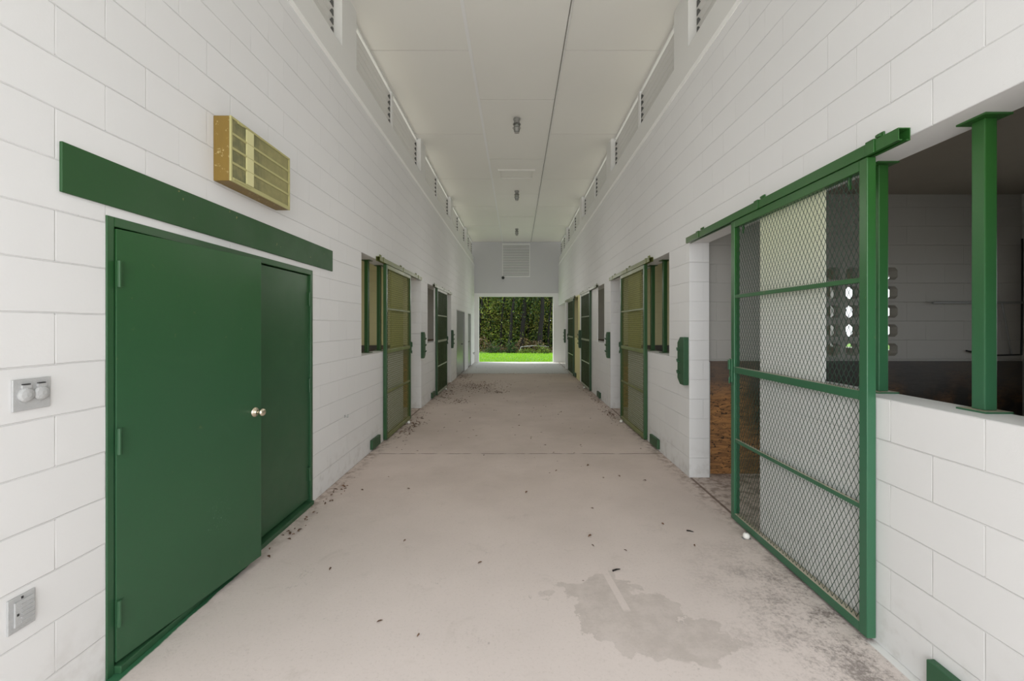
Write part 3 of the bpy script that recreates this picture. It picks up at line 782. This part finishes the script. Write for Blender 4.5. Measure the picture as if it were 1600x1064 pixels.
def crown_mesh(seed, n, zlo, zhi, rad, s):
    R = random.Random(seed); bm = bmesh.new()
    cl = [(Vector((R.gauss(0, rad*.5), abs(R.gauss(0, rad*.45))+.35, R.uniform(zlo, zhi))), R.uniform(.25, .6)) for _ in range(26)]
    for _ in range(n):
        c, r = R.choice(cl)
        p = c+Vector((R.gauss(0, r), R.gauss(0, r), R.gauss(0, r*.9)-.3*abs(R.gauss(0, r))))
        if p.z < .15: p.z = R.uniform(.15, 1.0)
        card(bm, p, R.uniform(s*.6, s*1.3), R)
    return bm
def trunk_mesh(seed, H, r):
    R = random.Random(seed); bm = bmesh.new(); p = Vector((0, 0, -.05)); k = 7
    lean = Vector((R.uniform(-.12, .12), R.uniform(-.1, .1), 0)); rr = r*1.25
    for i in range(k):
        nx = p+Vector((lean.x+R.uniform(-.10, .10), lean.y+R.uniform(-.05, .05), H/k)); r2 = r*(1-.75*(i+1)/k)
        cyl(bm, p, nx, rr, 10, r2)
        if 1 < i < 6 and R.random() < .85:
            a = R.uniform(0, 6.3); cyl(bm, p, p+Vector((math.cos(a)*.8, math.sin(a)*.5, .9)), r2*.5, 7, r2*.15)
        p, rr = nx, r2
    return bm
tp_ = []
for i, (lm, n, H, r) in enumerate((('leafA', 2700, 8, .10), ('leafB', 2700, 8.5, .16), ('leafC', 2400, 7.5, .07))):
    t = thing('woodland_tree', '', 'tree', (0, 0, 0), 'trees beyond the lawn')
    obj('trunk', trunk_mesh(20+i, H, r), 'bark', t); obj('crown', crown_mesh(30+i, n, .7, H, 1.7, .07), lm, t, fix=False)
    tp_.append([t, False])
spots = [(-2.6, 27.2, 0, 'at left edge of end opening'), (-1.7, 28.0, 2, 'in left part of opening'), (-1.02, 26.9, 2, 'left of middle, thin'),
         (-.52, 26.0, 0, 'near middle, straight'), (.28, 26.3, 1, 'just right of middle'), (.75, 28.6, 2, 'right of middle, set back'),
         (1.40, 26.0, 1, 'in right part, crooked'), (2.0, 26.8, 2, 'at right edge of opening'), (2.9, 27.8, 0, 'behind the right opening edge'),
         (-3.9, 27.8, 1, 'outside, left of the end opening'), (4.2, 27.3, 0, 'outside, right of the end opening')]
kinds = ['mid green woodland tree', 'dark leafy woodland tree', 'olive leafed slender woodland tree']
for i, (x, y, k, d) in enumerate(spots):
    t = place(tp_[k][0], tp_[k][1], (x, y, 0), (1, -1, 1, 1, -1)[i % 5], kinds[k]+' '+d); tp_[k][1] = True
bm = bmesh.new(); cyl(bm, (.25, 25.0, .32), (1.0, 25.1, .38), .02, 7, .018); cyl(bm, (1.0, 25.1, .38), (1.9, 25.0, .34), .018, 7, .01); cyl(bm, (.25, 25.0, .32), (.1, 25.0, -.1), .02, 7); cyl(bm, (1.6, 25.05, .355), (1.7, 25.1, -.1), .015, 7)
tag(obj('fallen_branch', bm, 'greyplate'), 'pale fallen branch lying across the undergrowth at the woods edge', 'branch')
R = random.Random(5); bm = bmesh.new()
for _ in range(34000):
    p = Vector((R.uniform(-9, 9), R.uniform(29.5, 32), R.uniform(-.05, 8)*R.random()**.3)); card(bm, p, R.uniform(.14, .30), R)
tag(obj('distant_foliage', bm, 'leafdark', fix=False), 'dark mass of leaves deep in the woods behind the trees', 'foliage', kind='stuff')
bm = bmesh.new()
for _ in range(5200):
    x = R.uniform(-5.5, 5.5); top = .5+.3*math.sin(x*2.1)+.15*math.sin(x*5.3)
    p = Vector((x, R.uniform(24.9, 27.0), R.uniform(-.05, max(.2, top)))); card(bm, p, R.uniform(.04, .09), R)
tag(obj('undergrowth', bm, 'brownleaf', fix=False), 'brown and rusty undergrowth at the foot of the woods', 'undergrowth', kind='stuff')
def shrub(x, y, h, w, mat, lab, seed):
    R = random.Random(seed); bm = bmesh.new()
    for _ in range(420):
        p = Vector((R.gauss(0, w*.45), R.gauss(0, w*.3), abs(R.gauss(0, h*.5))-.03)); card(bm, p, R.uniform(.035, .075), R)
    t = thing('shrub', lab, 'shrub', (x, y, -.02), 'shrubs at the edge of the woods'); obj('foliage', bm, mat, t, fix=False)
    bm = bmesh.new()
    for i in range(5): cyl(bm, (0, 0, -.03), (R.uniform(-w, w)*.4, R.uniform(-w, w)*.3, h*.7), .012, 6, .004)
    obj('stem', bm, 'bark', t)
shrub(-1.35, 24.9, .55, .55, 'leafB', 'round dark green shrub at the woods edge, left in the opening', 1)
shrub(1.55, 24.8, .38, .55, 'leafA', 'low bright shrub at the woods edge, right in the opening', 2)
shrub(.55, 24.9, .25, .5, 'leafA', 'small green shrub at the woods edge, middle of the opening', 3)
shrub(-.35, 25.0, .6, .4, 'leafB', 'upright dark shrub at the woods edge, left of the middle trunk', 4)

# ------------------------------------------------------------------ light
w = bpy.data.worlds.new('World'); bpy.context.scene.world = w; w.use_nodes = True
bg = w.node_tree.nodes['Background']; bg.inputs[0].default_value = (.93, .97, 1.0, 1); bg.inputs[1].default_value = 2.2
def light(name, typ, loc, rot, energy, size=None, col=(1, 1, 1), sy=None):
    l = bpy.data.lights.new(name, typ); l.energy = energy; l.color = col
    if typ == 'AREA':
        l.size = size
        if sy: l.shape = 'RECTANGLE'; l.size_y = sy
    elif typ == 'SUN': l.angle = size
    elif size: l.shadow_soft_size = size
    o = bpy.data.objects.new(name, l); C.objects.link(o); o.location = loc; o.rotation_euler = rot; return o
light('sun', 'SUN', (0, 0, 20), (math.radians(-12), math.radians(-32), 0), 4.5, .12, (1, .96, .88))
light('sky_fill_near', 'AREA', (0, -1.7, 1.7), (math.radians(75), 0, 0), 102, 3.4, (1, .998, .995), 2.8)  # added area lamp, boosts the sky light from the open near end
for i, (y, e) in enumerate(((4.2, 12), (8.0, 18), (12.0, 25), (15.8, 24))):
    light('aisle_fill', 'POINT', (0, y, 2.7), (0, 0, 0), e, .5, (1, .975, .93))
for i, (x, y, e) in enumerate(((3.4, 6.2, 3), (-3.4, 6.2, 6), (3.4, 9.9, 6), (-3.4, 9.9, 3), (3.4, 13.5, 6))):
    light('stall_fill', 'POINT', (x, y, 2.3), (0, 0, 0), e, .3, (1, .97, .78))

sc = bpy.context.scene
sc.view_settings.view_transform = 'Standard'; sc.view_settings.look = 'None'
sc.view_settings.exposure = 0.0; sc.view_settings.gamma = 1.0
sc.cycles.use_denoising = True; sc.cycles.max_bounces = 12; sc.cycles.diffuse_bounces = 8
sc.cycles.caustics_reflective = False; sc.cycles.caustics_refractive = False
sc.cycles.sample_clamp_indirect = 6
cd = bpy.data.cameras.new('camera'); cam = bpy.data.objects.new('camera', cd); C.objects.link(cam)
cd.sensor_width = 36; cd.sensor_fit = 'HORIZONTAL'; cd.lens = 36*656/1600
cd.shift_x = -7.5/1600; cd.shift_y = -23/1600; cd.clip_start = .05
cam.location = (0, 0, 1.575); cam.rotation_euler = (PI/2, 0, 0)
sc.camera = cam
